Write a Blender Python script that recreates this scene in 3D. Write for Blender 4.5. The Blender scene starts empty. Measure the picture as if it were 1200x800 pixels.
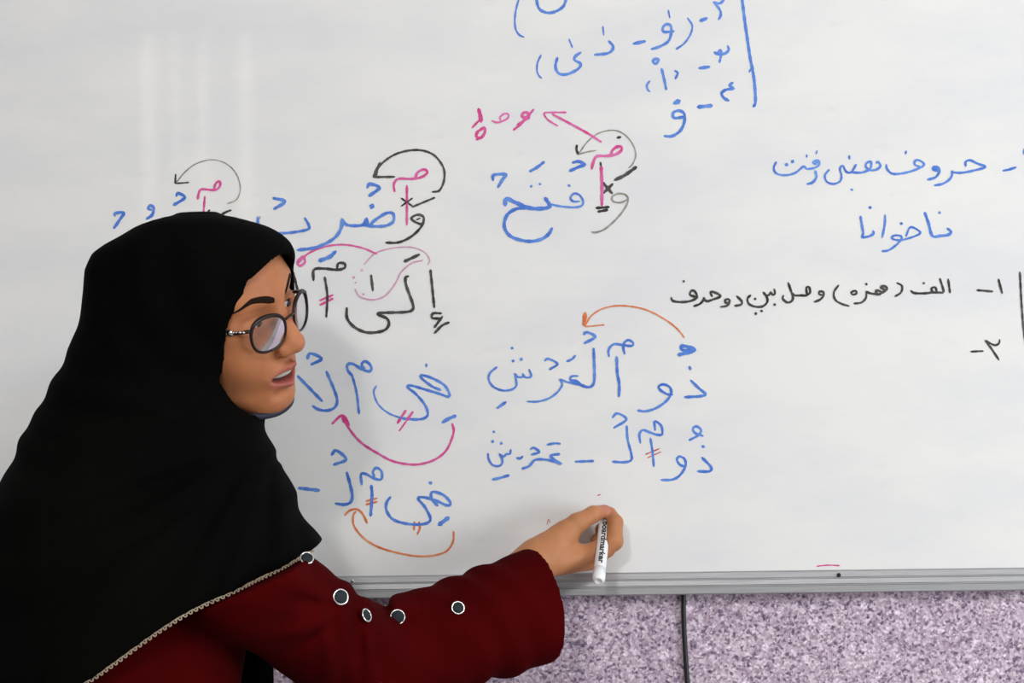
import bpy, bmesh, math
import numpy as np
from mathutils import Vector, Matrix
from mathutils.bvhtree import BVHTree

# ------------------------------------------------------------------ camera, light, exposure
sc = bpy.context.scene
C = sc.collection
FPX, CAMY, CAMZ, ROLL = 2667.0, -3.0, 1.45, 0.0126
cd = bpy.data.cameras.new('camera'); cam = bpy.data.objects.new('camera', cd); C.objects.link(cam)
cam.location = (0, CAMY, CAMZ); cam.rotation_euler = (math.pi/2, ROLL, 0)
cd.sensor_width = 36; cd.lens = 36*FPX/1200; sc.camera = cam
cd.clip_start = 0.05

world = bpy.data.worlds.new('world'); sc.world = world; world.use_nodes = True
world.node_tree.nodes['Background'].inputs[0].default_value = (0.75, 0.83, 1.0, 1)
world.node_tree.nodes['Background'].inputs[1].default_value = 0.3

def area(name, loc, target, size, sizey, power, col=(1, 1, 1)):
    l = bpy.data.lights.new(name, 'AREA'); l.shape = 'RECTANGLE'; l.size = size; l.size_y = sizey
    l.energy = power; l.color = col
    o = bpy.data.objects.new(name, l); C.objects.link(o); o.location = loc
    o.rotation_euler = (Vector(target)-Vector(loc)).to_track_quat('-Z', 'Y').to_euler()
    return o
area('key_ceiling_lamp', (-0.78, -4.2, 2.84), (-0.1, 0, 1.3), 0.28, 0.28, 47, (1.0, 0.98, 0.95))
area('right_ceiling_lamp', (1.5, -2.6, 2.84), (0.6, 0, 1.1), 1.2, 0.6, 19, (0.95, 0.98, 1.0))
area('rear_ceiling_lamp', (0.5, -2.7, 2.84), (0.3, 0, 1.0), 1.4, 0.6, 22, (1.0, 0.99, 0.97))
area('right_window_daylight', (2.9, -1.9, 1.3), (0.3, 0, 1.0), 1.1, 1.3, 70, (0.90, 0.96, 1.0))
area('left_window_daylight', (-2.9, -2.9, 1.6), (0, -0.5, 1.3), 1.2, 1.3, 2, (0.95, 0.97, 1.0))
sc.view_settings.view_transform = 'Standard'; sc.view_settings.look = 'None'
sc.view_settings.exposure = -0.05; sc.view_settings.gamma = 1; sc.view_settings.use_curve_mapping = False

# ------------------------------------------------------------------ helpers
cr, sr = math.cos(ROLL), math.sin(ROLL)
def W(px, py, Y):
    """point of the depth plane y=Y that the photograph shows at this place"""
    D = Y-CAMY; dx = (px-600)/FPX; dz = -(py-400)/FPX
    return np.array([D*(dx*cr+dz*sr), Y, CAMZ+D*(-dx*sr+dz*cr)])

def mesh_obj(name, verts, faces, mat, parent=None, smooth=True):
    me = bpy.data.meshes.new(name); me.from_pydata([tuple(v) for v in verts], [], faces)
    if smooth: me.shade_smooth()
    o = bpy.data.objects.new(name, me); C.objects.link(o)
    if mat:
        for m in (mat if isinstance(mat, list) else [mat]): me.materials.append(m)
    if parent: o.parent = parent; o.matrix_parent_inverse = Matrix.Translation(-Vector(parent.location))
    return o

def empty(name, loc, label, cat, group=None):
    o = bpy.data.objects.new(name, None); C.objects.link(o); o.location = loc
    o.empty_display_size = 0.1
    o['label'] = label; o['category'] = cat
    if group: o['group'] = group
    return o

def box(name, lo, hi, mat, parent=None, bevel=0, kind=None):
    bm = bmesh.new(); bmesh.ops.create_cube(bm, size=1)
    for v in bm.verts:
        for i in range(3): v.co[i] = lo[i]+(v.co[i]+0.5)*(hi[i]-lo[i])
    if bevel: bmesh.ops.bevel(bm, geom=bm.edges[:], offset=bevel, segments=2, affect='EDGES')
    me = bpy.data.meshes.new(name); bm.to_mesh(me); bm.free()
    o = bpy.data.objects.new(name, me); C.objects.link(o); me.materials.append(mat)
    if parent: o.parent = parent; o.matrix_parent_inverse = Matrix.Translation(-Vector(parent.location))
    if kind: o['kind'] = kind
    return o

def node_mat(name, col=(0.8, 0.8, 0.8), rough=0.5, metal=0.0, spec=0.5, sss=0.0):
    m = bpy.data.materials.new(name); m.use_nodes = True
    b = m.node_tree.nodes['Principled BSDF']
    b.inputs['Base Color'].default_value = (*col, 1); b.inputs['Roughness'].default_value = rough
    b.inputs['Metallic'].default_value = metal; b.inputs['Specular IOR Level'].default_value = spec
    if sss:
        b.inputs['Subsurface Weight'].default_value = sss
        b.inputs['Subsurface Radius'].default_value = (0.012, 0.005, 0.003)
    return m, m.node_tree, b

def N(nt, t, **kw):
    n = nt.nodes.new(t)
    for k, v in kw.items():
        if k.startswith('i_'): n.inputs[k[2:].replace('_', ' ')].default_value = v
        else: setattr(n, k, v)
    return n

def ramp(nt, fac, stops):
    r = nt.nodes.new('ShaderNodeValToRGB'); e = r.color_ramp.elements
    while len(e) < len(stops): e.new(0.5)
    for i, (p, c) in enumerate(stops): e[i].position = p; e[i].color = (*c, 1)
    nt.links.new(fac, r.inputs[0]); return r.outputs[0]

def mix(nt, fac, a, b, mode='MIX'):
    m = nt.nodes.new('ShaderNodeMix'); m.data_type = 'RGBA'; m.blend_type = mode
    for s, v in ((0, fac), (6, a), (7, b)):
        if hasattr(v, 'links'): nt.links.new(v, m.inputs[s])
        else: m.inputs[s].default_value = v if s == 0 else (*v, 1)
    return m.outputs[2]

def bump(nt, b, h, strength, dist):
    n = N(nt, 'ShaderNodeBump'); n.inputs['Strength'].default_value = strength; n.inputs['Distance'].default_value = dist
    nt.links.new(h, n.inputs['Height']); nt.links.new(n.outputs[0], b.inputs['Normal'])

def objcoord(nt, scale=(1, 1, 1)):
    t = N(nt, 'ShaderNodeTexCoord'); m = N(nt, 'ShaderNodeMapping'); m.inputs['Scale'].default_value = scale
    nt.links.new(t.outputs['Object'], m.inputs[0]); return m.outputs[0]

def noise(nt, vec, scale, detail=4, rough=0.5):
    n = N(nt, 'ShaderNodeTexNoise'); n.inputs['Scale'].default_value = scale
    n.inputs['Detail'].default_value = detail; n.inputs['Roughness'].default_value = rough
    nt.links.new(vec, n.inputs['Vector']); return n.outputs['Fac']

# ------------------------------------------------------------------ materials
# enamel of the whiteboard: faint grey wipe marks and pinkish ghosting
M_board, nt, b = node_mat('board_enamel', (0.76, 0.76, 0.755), 0.1, 0, 0.3)
v = objcoord(nt)
g1 = ramp(nt, noise(nt, objcoord(nt, (1.6, 1, 4.0)), 2.2, 5, 0.6), [(0.36, (0.72, 0.72, 0.735)), (0.6, (0.785, 0.777, 0.757))])
g2 = ramp(nt, noise(nt, objcoord(nt, (3, 1, 7)), 5, 6, 0.65), [(0.62, (1, 1, 1)), (0.74, (0.955, 0.945, 0.95))])
nt.links.new(mix(nt, 1.0, g1, g2, 'MULTIPLY'), b.inputs['Base Color'])
nt.links.new(ramp(nt, noise(nt, v, 3, 4), [(0.3, (0.035,)*3), (0.7, (0.055,)*3)]), b.inputs['Roughness'])

# lavender granite-like cladding below the board
M_wall, nt, b = node_mat('lavender_stone', (0.5, 0.4, 0.52), 0.45, 0, 0.4)
def voro(scale, seed=0):
    n = N(nt, 'ShaderNodeTexVoronoi'); n.inputs['Scale'].default_value = scale
    mm = N(nt, 'ShaderNodeMapping'); mm.inputs['Location'].default_value = (seed, seed*1.7, seed*0.6)
    t = N(nt, 'ShaderNodeTexCoord'); nt.links.new(t.outputs['Object'], mm.inputs[0])
    d = N(nt, 'ShaderNodeTexNoise'); d.inputs['Scale'].default_value = scale*1.3; nt.links.new(mm.outputs[0], d.inputs['Vector'])
    mv = N(nt, 'ShaderNodeMix'); mv.data_type = 'VECTOR'; mv.inputs[0].default_value = 0.5/scale*1.6
    nt.links.new(mm.outputs[0], mv.inputs[4]); nt.links.new(d.outputs['Color'], mv.inputs[5])
    nt.links.new(mv.outputs[1], n.inputs['Vector'])
    sp = N(nt, 'ShaderNodeSeparateColor'); nt.links.new(n.outputs['Color'], sp.inputs[0])
    return sp.outputs[0]
base = ramp(nt, voro(330), [(0.0, (0.23, 0.16, 0.22)), (0.22, (0.43, 0.32, 0.41)), (0.6, (0.57, 0.45, 0.55)), (1.0, (0.80, 0.70, 0.77))])
dark = ramp(nt, voro(270, 3.1), [(0.84, (1, 1, 1)), (0.92, (0.36, 0.32, 0.42))])
c = mix(nt, 1.0, base, dark, 'MULTIPLY')
lite = ramp(nt, voro(130, 7.7), [(0.90, (0, 0, 0)), (0.95, (0.22, 0.20, 0.22))])
c = mix(nt, 1.0, c, lite, 'ADD')
c = mix(nt, 1.0, c, ramp(nt, noise(nt, objcoord(nt), 9, 3), [(0.3, (0.86, 0.86, 0.88)), (0.7, (1, 1, 1))]), 'MULTIPLY')
nt.links.new(c, b.inputs['Base Color'])

M_alu, nt, b = node_mat('brushed_aluminium', (0.58, 0.58, 0.59), 0.5, 0.6)
nz = noise(nt, objcoord(nt, (3, 200, 200)), 6, 5)
nt.links.new(ramp(nt, nz, [(0.3, (0.33, 0.33, 0.34)), (0.7, (0.46, 0.46, 0.47))]), b.inputs['Base Color'])
bump(nt, b, nz, 0.15, 0.001)

def ink(name, dk, lt, rough=0.5):
    m, nt, b = node_mat(name, dk, rough, 0, 0.3)
    f = noise(nt, objcoord(nt), 38, 4, 0.6)
    nt.links.new(ramp(nt, f, [(0.38, dk), (0.66, lt)]), b.inputs['Base Color']); return m
INK = {
 'blue': ink('blue_ink', (0.045, 0.15, 0.56), (0.13, 0.29, 0.72)),
 'black': ink('black_ink', (0.022, 0.018, 0.016), (0.09, 0.08, 0.075)),
 'grey': ink('thin_grey_ink', (0.22, 0.20, 0.17), (0.40, 0.37, 0.34)),
 'pink': ink('pink_ink', (0.60, 0.035, 0.22), (0.68, 0.16, 0.40)),
 'palepink': ink('thin_pink_ink', (0.55, 0.22, 0.38), (0.66, 0.42, 0.52)),
 'orange': ink('orange_ink', (0.62, 0.13, 0.03), (0.74, 0.30, 0.14)),
 'red': ink('red_ink', (0.50, 0.08, 0.07), (0.62, 0.22, 0.18)),
}

M_scarf, nt, b = node_mat('black_scarf_cloth', (0.0035, 0.0035, 0.0038), 0.9, 0, 0.03)
vv = objcoord(nt)
nt.links.new(ramp(nt, noise(nt, vv, 3.0, 3), [(0.3, (0.0012, 0.0014, 0.0013)), (0.7, (0.0034, 0.0032, 0.0027))]), b.inputs['Base Color'])
bump(nt, b, noise(nt, vv, 420, 3), 0.25, 0.001)

M_coat, nt, b = node_mat('dark_red_cloth', (0.10, 0.005, 0.008), 0.9, 0, 0.02)
nt.links.new(ramp(nt, noise(nt, vv := objcoord(nt), 7, 5), [(0.3, (0.040, 0.0008, 0.0012)), (0.7, (0.066, 0.0014, 0.0020))]), b.inputs['Base Color'])
n1 = noise(nt, vv, 500, 2)
bump(nt, b, n1, 0.2, 0.0008)

def skin_mat():
    m, nt, b = node_mat('skin', (0.45, 0.23, 0.14), 0.5, 0, 0.25, 0.12)
    a = N(nt, 'ShaderNodeVertexColor'); a.layer_name = 'tone'
    v = objcoord(nt)
    f = ramp(nt, noise(nt, v, 30, 5), [(0.3, (0.88, 0.84, 0.82)), (0.7, (1.05, 1.03, 1.0))])
    nt.links.new(mix(nt, 1.0, a.outputs[0], f, 'MULTIPLY'), b.inputs['Base Color'])
    bump(nt, b, noise(nt, v, 600, 3), 0.25, 0.0006)
    return m
M_skin = skin_mat()
M_hair = node_mat('eyebrow_hair', (0.018, 0.010, 0.007), 0.9, 0, 0.05)[0]
M_eye = node_mat('eye_white', (0.62, 0.55, 0.50), 0.2)[0]
M_iris = node_mat('dark_iris', (0.02, 0.01, 0.006), 0.1)[0]
M_teeth = node_mat('teeth', (0.52, 0.47, 0.39), 0.3)[0]
M_mouth = node_mat('mouth_inside', (0.10, 0.018, 0.016), 0.6)[0]
M_rim = node_mat('dark_brown_acetate', (0.014, 0.006, 0.0055), 0.35, 0, 0.3)[0]
M_silver = node_mat('silver', (0.75, 0.74, 0.72), 0.22, 1.0)[0]
M_snap = node_mat('dark_snap_enamel', (0.014, 0.020, 0.024), 0.6, 0, 0.2)[0]
M_lace = node_mat('beige_lace', (0.36, 0.28, 0.20), 0.8)[0]
M_black = node_mat('black_cable_rubber', (0.01, 0.01, 0.012), 0.45)[0]
M_trouser = node_mat('black_trouser_cloth', (0.008, 0.008, 0.009), 0.9)[0]
M_shoe = node_mat('black_shoe_leather', (0.015, 0.013, 0.012), 0.4)[0]
M_plastic = node_mat('white_marker_plastic', (0.80, 0.80, 0.80), 0.3)[0]
M_cap = node_mat('white_marker_cap', (0.86, 0.86, 0.87), 0.22)[0]
M_print = node_mat('black_print', (0.015, 0.015, 0.025), 0.5)[0]
M_felt = node_mat('felt_tip', (0.05, 0.12, 0.45), 0.9)[0]
M_lens = bpy.data.materials.new('lens_glass'); M_lens.use_nodes = True
nt = M_lens.node_tree; nt.nodes.clear()
o_ = N(nt, 'ShaderNodeOutputMaterial'); tr = N(nt, 'ShaderNodeBsdfTransparent'); gl = N(nt, 'ShaderNodeBsdfGlossy')
tr.inputs[0].default_value = (0.86, 0.84, 0.87, 1); gl.inputs['Roughness'].default_value = 0.04
mx = N(nt, 'ShaderNodeMixShader'); fr = N(nt, 'ShaderNodeFresnel'); fr.inputs[0].default_value = 1.45
nt.links.new(fr.outputs[0], mx.inputs[0]); nt.links.new(tr.outputs[0], mx.inputs[1]); nt.links.new(gl.outputs[0], mx.inputs[2])
nt.links.new(mx.outputs[0], o_.inputs[0])
M_plaster = node_mat('pale_plaster', (0.62, 0.61, 0.59), 0.8)[0]
M_ceil = node_mat('white_ceiling_paint', (0.75, 0.75, 0.74), 0.9)[0]
M_floor, nt, b = node_mat('grey_terrazzo_floor', (0.35, 0.34, 0.33), 0.4)
nt.links.new(ramp(nt, noise(nt, objcoord(nt), 40, 6, 0.8), [(0.35, (0.22, 0.21, 0.2)), (0.65, (0.42, 0.40, 0.38))]), b.inputs['Base Color'])

# ------------------------------------------------------------------ the room
XR, YB, ZC = 3.1, -5.6, 2.95
box('floor', (-XR, YB, -0.05), (XR, 0.03, 0), M_floor, kind='structure')
box('ceiling', (-XR, YB, ZC), (XR, 0.03, ZC+0.05), M_ceil, kind='structure')
box('wall_front', (-XR, 0.02, 0), (XR, 0.12, ZC), M_wall, kind='structure')
box('wall_left', (-XR-0.1, YB, 0), (-XR, 0.12, ZC), M_plaster, kind='structure')
box('wall_right', (XR, YB, 0), (XR+0.1, 0.12, ZC), M_plaster, kind='structure')
box('wall_back', (-XR, YB-0.1, 0), (XR, YB, ZC), M_plaster, kind='structure')
# window in the back wall: daylight shows between vertical blind slats, mirrored faintly in the board
m = bpy.data.materials.new('daylit_pane'); m.use_nodes = True
m.node_tree.nodes['Principled BSDF'].inputs['Emission Color'].default_value = (1.0, 0.93, 0.78, 1)
m.node_tree.nodes['Principled BSDF'].inputs['Emission Strength'].default_value = 2.5
wn = box('window_1', (-1.45, YB-0.02, 1.3), (-0.75, YB+0.004, 2.62), m, kind='structure')
blind = empty('vertical_blind', (-1.1, YB+0.05, 1.25), 'pale vertical slat blind over the window of the back wall', 'blind')
xs = [-1.47, -1.382, -1.332, -1.260, -1.244, -1.168, -1.136, -1.010, -0.970, -0.72]
for i in range(0, len(xs)-1):
    if i % 2 == 0: box('slat', (xs[i], YB+0.03, 1.25), (xs[i+1], YB+0.036, 2.66), M_plaster, blind)
box('headrail', (-1.5, YB+0.001, 2.62), (-0.7, YB+0.06, 2.68), M_alu, blind)

# ------------------------------------------------------------------ whiteboard
zb = W(800, 695.5, 0)[2]
BX0, BX1, BZ0, BZ1 = -1.25, 1.35, zb, zb+1.22
FH = 0.029
board = empty('whiteboard', (0.05, 0.0, BZ0), 'large white enamel writing board in an aluminium frame covered with coloured handwriting', 'whiteboard')
box('writing_panel', (BX0+0.004, 0.0, BZ0+0.006), (BX1-0.004, 0.012, BZ1-0.006), M_board, board)
def rail(name, a, bpt, up):
    """extruded rail with three ridges; profile across = up (vector), depth = -y"""
    prof = [(0, 0.015), (0, -0.010), (0.0015, -0.0125), (0.0095, -0.0125), (0.0105, -0.0105), (0.0115, -0.0105), (0.0125, -0.0118),
            (0.0185, -0.0108), (0.0193, -0.0088), (0.0202, -0.0088), (0.0212, -0.0095), (0.0275, -0.0060), (FH, -0.0035), (FH, 0.015)]
    a, bpt, up = Vector(a), Vector(bpt), Vector(up)
    vs = []; n = len(prof)
    for p in (a, bpt):
        for (h, y) in prof: vs.append(p+up*h+Vector((0, y, 0)))
    fs = [(i, (i+1) % n, n+(i+1) % n, n+i) for i in range(n)]+[tuple(range(n)), tuple(reversed(range(n, 2*n)))]
    o = mesh_obj(name, vs, fs, M_alu, board, smooth=False); o['label'] = 'ridged aluminium frame rail'
    bm = bmesh.new(); bm.from_mesh(o.data); bmesh.ops.recalc_face_normals(bm, faces=bm.faces); bm.to_mesh(o.data); bm.free()
    return o
rail('frame_rail', (BX0, 0, BZ0), (BX1, 0, BZ0), (0, 0, 1))
rail('frame_rail', (BX0, 0, BZ1), (BX1, 0, BZ1), (0, 0, -1))
rail('frame_rail', (BX0, 0, BZ0), (BX0, 0, BZ1), (1, 0, 0))
rail('frame_rail', (BX1, 0, BZ0), (BX1, 0, BZ1), (-1, 0, 0))

def ball(name, c, r, mat, parent, sc3=(1, 1, 1), seg=16):
    bm = bmesh.new(); bmesh.ops.create_uvsphere(bm, u_segments=seg, v_segments=seg//2+2, radius=1)
    for v in bm.verts: v.co = Vector((c[0]+v.co.x*r*sc3[0], c[1]+v.co.y*r*sc3[1], c[2]+v.co.z*r*sc3[2]))
    me = bpy.data.meshes.new(name); bm.to_mesh(me); bm.free(); me.shade_smooth(); me.materials.append(mat)
    o = bpy.data.objects.new(name, me); C.objects.link(o)
    if parent: o.parent = parent; o.matrix_parent_inverse = Matrix.Translation(-Vector(parent.location))
    return o
ball('frame_screw', W(983, 673.5, -0.011), 0.0028, M_snap, board, (1, 0.4, 1))
ball('frame_rivet', W(413, 681, -0.011), 0.0024, M_silver, board, (1, 0.4, 1))

# ---- handwriting: every stroke is a thin film of ink lying on the enamel
def catmull(pts, step=1.6):
    P = [np.array(p, float) for p in pts]
    if len(P) == 2: 
        n = max(2, int(np.linalg.norm(P[1]-P[0])/step)); return [P[0]+(P[1]-P[0])*t for t in np.linspace(0, 1, n+1)]
    P = [2*P[0]-P[1]]+P+[2*P[-1]-P[-2]]; out = []
    for i in range(1, len(P)-2):
        n = max(2, int(np.linalg.norm(P[i+1]-P[i])/step))
        for t in np.linspace(0, 1, n, endpoint=False):
            a = 2*P[i]; b_ = P[i+1]-P[i-1]; c_ = 2*P[i-1]-5*P[i]+4*P[i+1]-P[i+2]; d_ = -P[i-1]+3*P[i]-3*P[i+1]+P[i+2]
            out.append(0.5*(a+b_*t+c_*t*t+d_*t**3))
    out.append(P[-2]); return out
wob = [0]
def stroke_geo(pts, w, yoff, V, Fc):
    P = catmull(pts); n = len(P); base = len(V); wob[0] += 1
    for i, p in enumerate(P):
        t = P[min(i+1, n-1)]-P[max(i-1, 0)]; L = np.linalg.norm(t)+1e-9; nrm = np.array([-t[1], t[0]])/L
        ww = w*0.5*(1+0.13*math.sin(i*0.9+wob[0]*2.1)+0.08*math.sin(i*2.3+wob[0]))
        if i == 0 or i == n-1: ww *= 0.62
        for s in (-1, 1):
            q = p+nrm*ww*s; V.append(W(q[0], q[1], yoff-i*1.2e-6))
    for i in range(n-1): Fc.append((base+2*i, base+2*i+1, base+2*i+3, base+2*i+2))
    for e, sgn in ((0, -1), (n-1, 1)):         # rounded ends
        t = P[min(e+1, n-1)]-P[max(e-1, 0)]; t = t/(np.linalg.norm(t)+1e-9)
        q = P[e]+t*sgn*w*0.28; V.append(W(q[0], q[1], yoff)); Fc.append((base+2*e, base+2*e+1, len(V)-1))
lay = [0]
def write(name, col, tf, strokes, label=None):
    x0, y0, s = tf; V = []; Fc = []
    lay[0] += 1; yo = -0.0003-0.00001*(lay[0] % 40)
    for j, st in enumerate(strokes):
        w, pts = st[0], st[1:]
        pts = [(x0+p[0]/s, y0+p[1]/s) for p in pts]
        if len(pts) == 1: 
            p = pts[0]; pts = [(p[0]-w*0.3, p[1]-w*0.12), (p[0]+w*0.3, p[1]+w*0.12)]; w = w*1.45
        stroke_geo(pts, w, yo-0.00002*j, V, Fc)
    o = mesh_obj(name, V, Fc, INK[col], board, smooth=False)
    o['label'] = label or (('grey' if col == 'grey' else {'palepink': 'thin pink'}.get(col, col))+' marker '+name.replace('_', ' '))
    return o
T1 = (600, 0, 6.667); T2 = (740, 0, 4.706); T4 = (540, 120, 4.704); T5 = (320, 160, 3.333); T6 = (340, 400, 5.714)
T7 = (320, 520, 5.0); T8 = (120, 170, 6.0); T9 = (900, 170, 6.667); T10 = (1020, 170, 6.667); T11 = (780, 310, 6.667)
T12 = (940, 310, 4.615); T13 = (560, 380, 6.667); T14 = (560, 480, 6.667); T15 = (680, 380, 6.667); T16 = (680, 480, 6.667)
T17 = (540, 340, 3.333); PX = (0, 0, 1)
HW = 'handwritten_letters'
# top block
write('bracket', 'blue', T1, [(2.4, (60, -30), (35, 60), (22, 150), (30, 230), (60, 275), (95, 290))])
write(HW, 'blue', T1, [(3.4, (190, -25), (200, 40), (225, 80), (280, 100), (340, 90), (400, 50), (428, -20))])
write('bracket', 'blue', T1, [(2.2, (228, 428), (200, 490), (195, 550), (210, 590), (232, 612))])
write(HW, 'blue', T1, [(2.2, (445, 305), (460, 340), (472, 372)), (3.4, (540, 408), (500, 435), (485, 460), (505, 480), (535, 495), (530, 525), (490, 555), (430, 580), (380, 580), (350, 555), (340, 510), (355, 450)),
  (2.0, (710, 205), (717, 275)), (3.4, (755, 320), (790, 360), (780, 395), (740, 418), (645, 428))])
write('dash', 'blue', T1, [(4.0, (948, 342), (1042, 322))])
write(HW, 'blue', T2, [(2.0, (203, 55), (212, 100)), (3.3, (235, 172), (180, 176), (172, 155), (190, 135), (215, 140), (220, 175), (205, 225), (160, 255), (108, 272))])
write('bracket', 'blue', T2, [(2.3, (308, 98), (335, 140), (325, 190), (290, 240), (245, 272))])
write('numeral', 'blue', T2, [(4.0, (378, 115), (418, 100)), (3.0, (452, 12), (490, 18), (515, -10)), (3.0, (455, 12), (488, 55), (492, 85), (480, 108))])
write('ruled_line', 'blue', T2, [(3.6, (608, -20), (630, 150), (655, 320), (665, 370), (678, 450), (684, 560), (672, 588)), (2.5, (663, 375), (648, 398))])
write('numeral', 'blue', T2, [(3.8, (372, 376), (432, 368)), (3.2, (455, 288), (485, 300), (515, 295), (537, 275), (530, 252)), (3.0, (468, 302), (490, 275), (495, 300), (485, 345))])
write(HW, 'blue', T2, [(3.6, (125, 350), (118, 335), (135, 325), (150, 330), (140, 348), (125, 352)), (3.2, (166, 378), (180, 435), (192, 495)), (2.8, (238, 390), (256, 402), (242, 435)), (2.5, (102, 445), (85, 470), (90, 495), (102, 505))])
write('numeral', 'blue', T2, [(4.4, (365, 590), (445, 582)), (3.4, (560, 455), (540, 470), (562, 488), (520, 495), (497, 515), (510, 540), (537, 555))])
write(HW, 'blue', T2, [(5.8, (235, 570), (266, 556)), (3.5, (288, 645), (235, 650), (230, 622), (260, 610), (290, 625), (292, 670), (270, 720), (225, 750), (180, 750))])
# pink note and arrow
write(HW, 'pink', T4, [(4.8, (98, 35), (108, 75), (112, 108)), (2.4, (105, 95), (62, 140)), (3.4, (95, 155), (85, 185), (110, 195), (133, 165), (128, 140), (95, 160)), (3.0, (128, 165), (125, 185), (85, 205))])
write(HW, 'pink', T4, [(2.4, (170, 100), (195, 110), (225, 105), (260, 85), (262, 65), (240, 62), (215, 85), (225, 103))])
write(HW, 'pink', T4, [(3.4, (365, 85), (335, 75), (350, 55), (372, 60), (375, 78), (345, 92)), (3.0, (402, 38), (370, 75), (330, 120), (290, 152)), (2.4, (310, 122), (380, 85))])
write('arrow', 'pink', T4, [(2.2, (582, 55), (500, 55), (460, 60), (480, 95), (535, 130)), (2.8, (505, 65), (600, 115), (700, 170), (775, 218))])
write('arrow', 'grey', T4, [(1.6, (655, 275), (700, 215), (760, 170), (840, 153), (900, 175), (945, 225), (965, 285), (950, 335), (925, 362)), (1.8, (648, 285), (700, 272), (745, 265))])
write('arrow_head', 'black', T4, [(3.2, (640, 235), (638, 262), (650, 287))])
write(HW, 'pink', T4, [(3.4, (722, 368), (730, 330), (750, 297), (800, 295), (850, 288), (885, 265), (885, 245), (860, 245), (832, 270), (832, 298)), (3.8, (774, 352), (778, 460), (778, 568))])
write('cross', 'black', T4, [(3.6, (782, 440), (835, 502)), (3.6, (838, 448), (785, 500))])
write('dot', 'black', T4, [(3.2, (862, 195), (882, 190))])
write('dash', 'black', T4, [(3.0, (770, 330), (773, 352))])
write('dash', 'black', T4, [(4.0, (848, 428), (905, 400), (968, 355))])
write('double_underline', 'black', T4, [(3.2, (745, 582), (818, 576)), (3.2, (755, 602), (810, 592))])
write(HW, 'grey', T4, [(2.2, (920, 535), (880, 552), (840, 545), (835, 520), (870, 502), (910, 510), (922, 540), (900, 590), (850, 650), (790, 700), (745, 716), (720, 714))])
write(HW, 'blue', T4, [(3.6, (600, 378), (650, 355), (685, 342), (650, 325), (615, 332))])
write(HW, 'blue', T4, [(3.6, (380, 380), (420, 358), (460, 327))])
write(HW, 'blue', T4, [(3.6, (178, 430), (182, 400), (250, 397), (230, 425), (205, 468)), (2.6, (388, 462)), (2.6, (437, 450)), (3.4, (592, 455), (602, 461)),
  (4.6, (245, 568), (250, 530), (300, 550), (375, 580), (440, 585), (490, 572), (465, 525)), (2.6, (490, 560), (550, 572), (620, 578), (665, 570), (675, 545), (655, 510), (625, 502), (605, 525), (620, 545), (655, 545)),
  (3.9, (375, 580), (310, 585), (260, 615), (240, 665), (250, 710), (290, 745), (370, 765), (440, 755), (485, 725), (503, 692))])
# middle left line
write('arrow', 'black', T5, [(2.6, (395, 155), (420, 110), (480, 68), (560, 52), (625, 70), (665, 120), (668, 170), (650, 210), (622, 216)), (3.4, (418, 102), (392, 158)), (2.8, (392, 158), (475, 157)), (4.0, (404, 130), (400, 155))])
write(HW, 'pink', T5, [(3.0, (475, 215), (472, 185), (490, 165), (540, 165), (580, 158), (603, 140), (590, 128), (565, 140), (555, 162)), (2.8, (523, 190), (523, 345))])
write('cross', 'black', T5, [(2.2, (500, 240), (545, 272)), (2.2, (545, 240), (500, 272)), (2.4, (543, 275), (632, 238))])
write(HW, 'black', T5, [(3.0, (585, 345), (555, 333), (540, 318), (565, 305), (588, 315), (580, 350), (540, 390), (490, 413), (440, 414)), (2.2, (560, 325), (575, 318))])
write(HW, 'blue', T5, [(4.0, (368, 200), (378, 185), (415, 200), (375, 232)), (4.8, (386, 272)), (3.6, (350, 345), (390, 350), (440, 348), (470, 330), (468, 300), (440, 300), (400, 325), (372, 348), (365, 320), (350, 345), (290, 345), (268, 320)),
  (3.8, (268, 325), (265, 360), (235, 400), (170, 432), (95, 443)), (4.6, (180, 485), (220, 470), (245, 448))])
write(HW, 'blue', PX, [(3.8, (320, 232), (334, 236), (321, 245)), (3.2, (302, 254), (303, 265), (310, 272), (335, 273), (360, 269), (362, 264), (357, 255)), (5, (326, 285))])
write('arrow', 'pink', T5, [(2.2, (98, 495), (140, 455), (210, 428), (280, 422), (350, 435), (405, 458)), (2.8, (118, 465), (95, 490), (105, 505), (125, 490), (118, 466))])
write('loop', 'palepink', T5, [(1.5, (355, 500), (400, 455), (470, 435), (540, 432), (590, 450), (612, 480), (605, 500)), (1.7, (585, 483), (540, 495), (500, 530), (480, 570), (440, 620), (390, 637), (340, 625), (320, 595)), (2.8, (315, 550)), (2.4, (347, 522)), (2.2, (353, 615)), (2, (322, 570))])
write(HW, 'black', T5, [(3.6, (512, 488), (572, 460)), (3.0, (383, 540), (390, 602)), (3.2, (158, 562), (160, 520), (200, 515), (250, 520), (280, 512), (278, 495), (255, 495), (250, 515)), (2.8, (202, 548), (212, 620), (208, 705)), (3.0, (78, 528), (100, 615)),
  (3.4, (530, 545), (518, 550), (520, 580), (545, 650), (545, 675), (515, 685), (410, 690), (445, 710), (452, 735), (430, 758), (370, 765), (320, 745), (290, 710), (288, 668)), (3.0, (615, 520), (630, 668)),
  (3.0, (658, 690), (625, 690), (622, 708), (655, 710)), (3, (662, 702), (630, 745)), (3.0, (688, 725), (660, 738), (630, 768))])
write('double_strike', 'pink', T5, [(2.6, (182, 640), (235, 618)), (2.6, (182, 658), (235, 632))])
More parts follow.
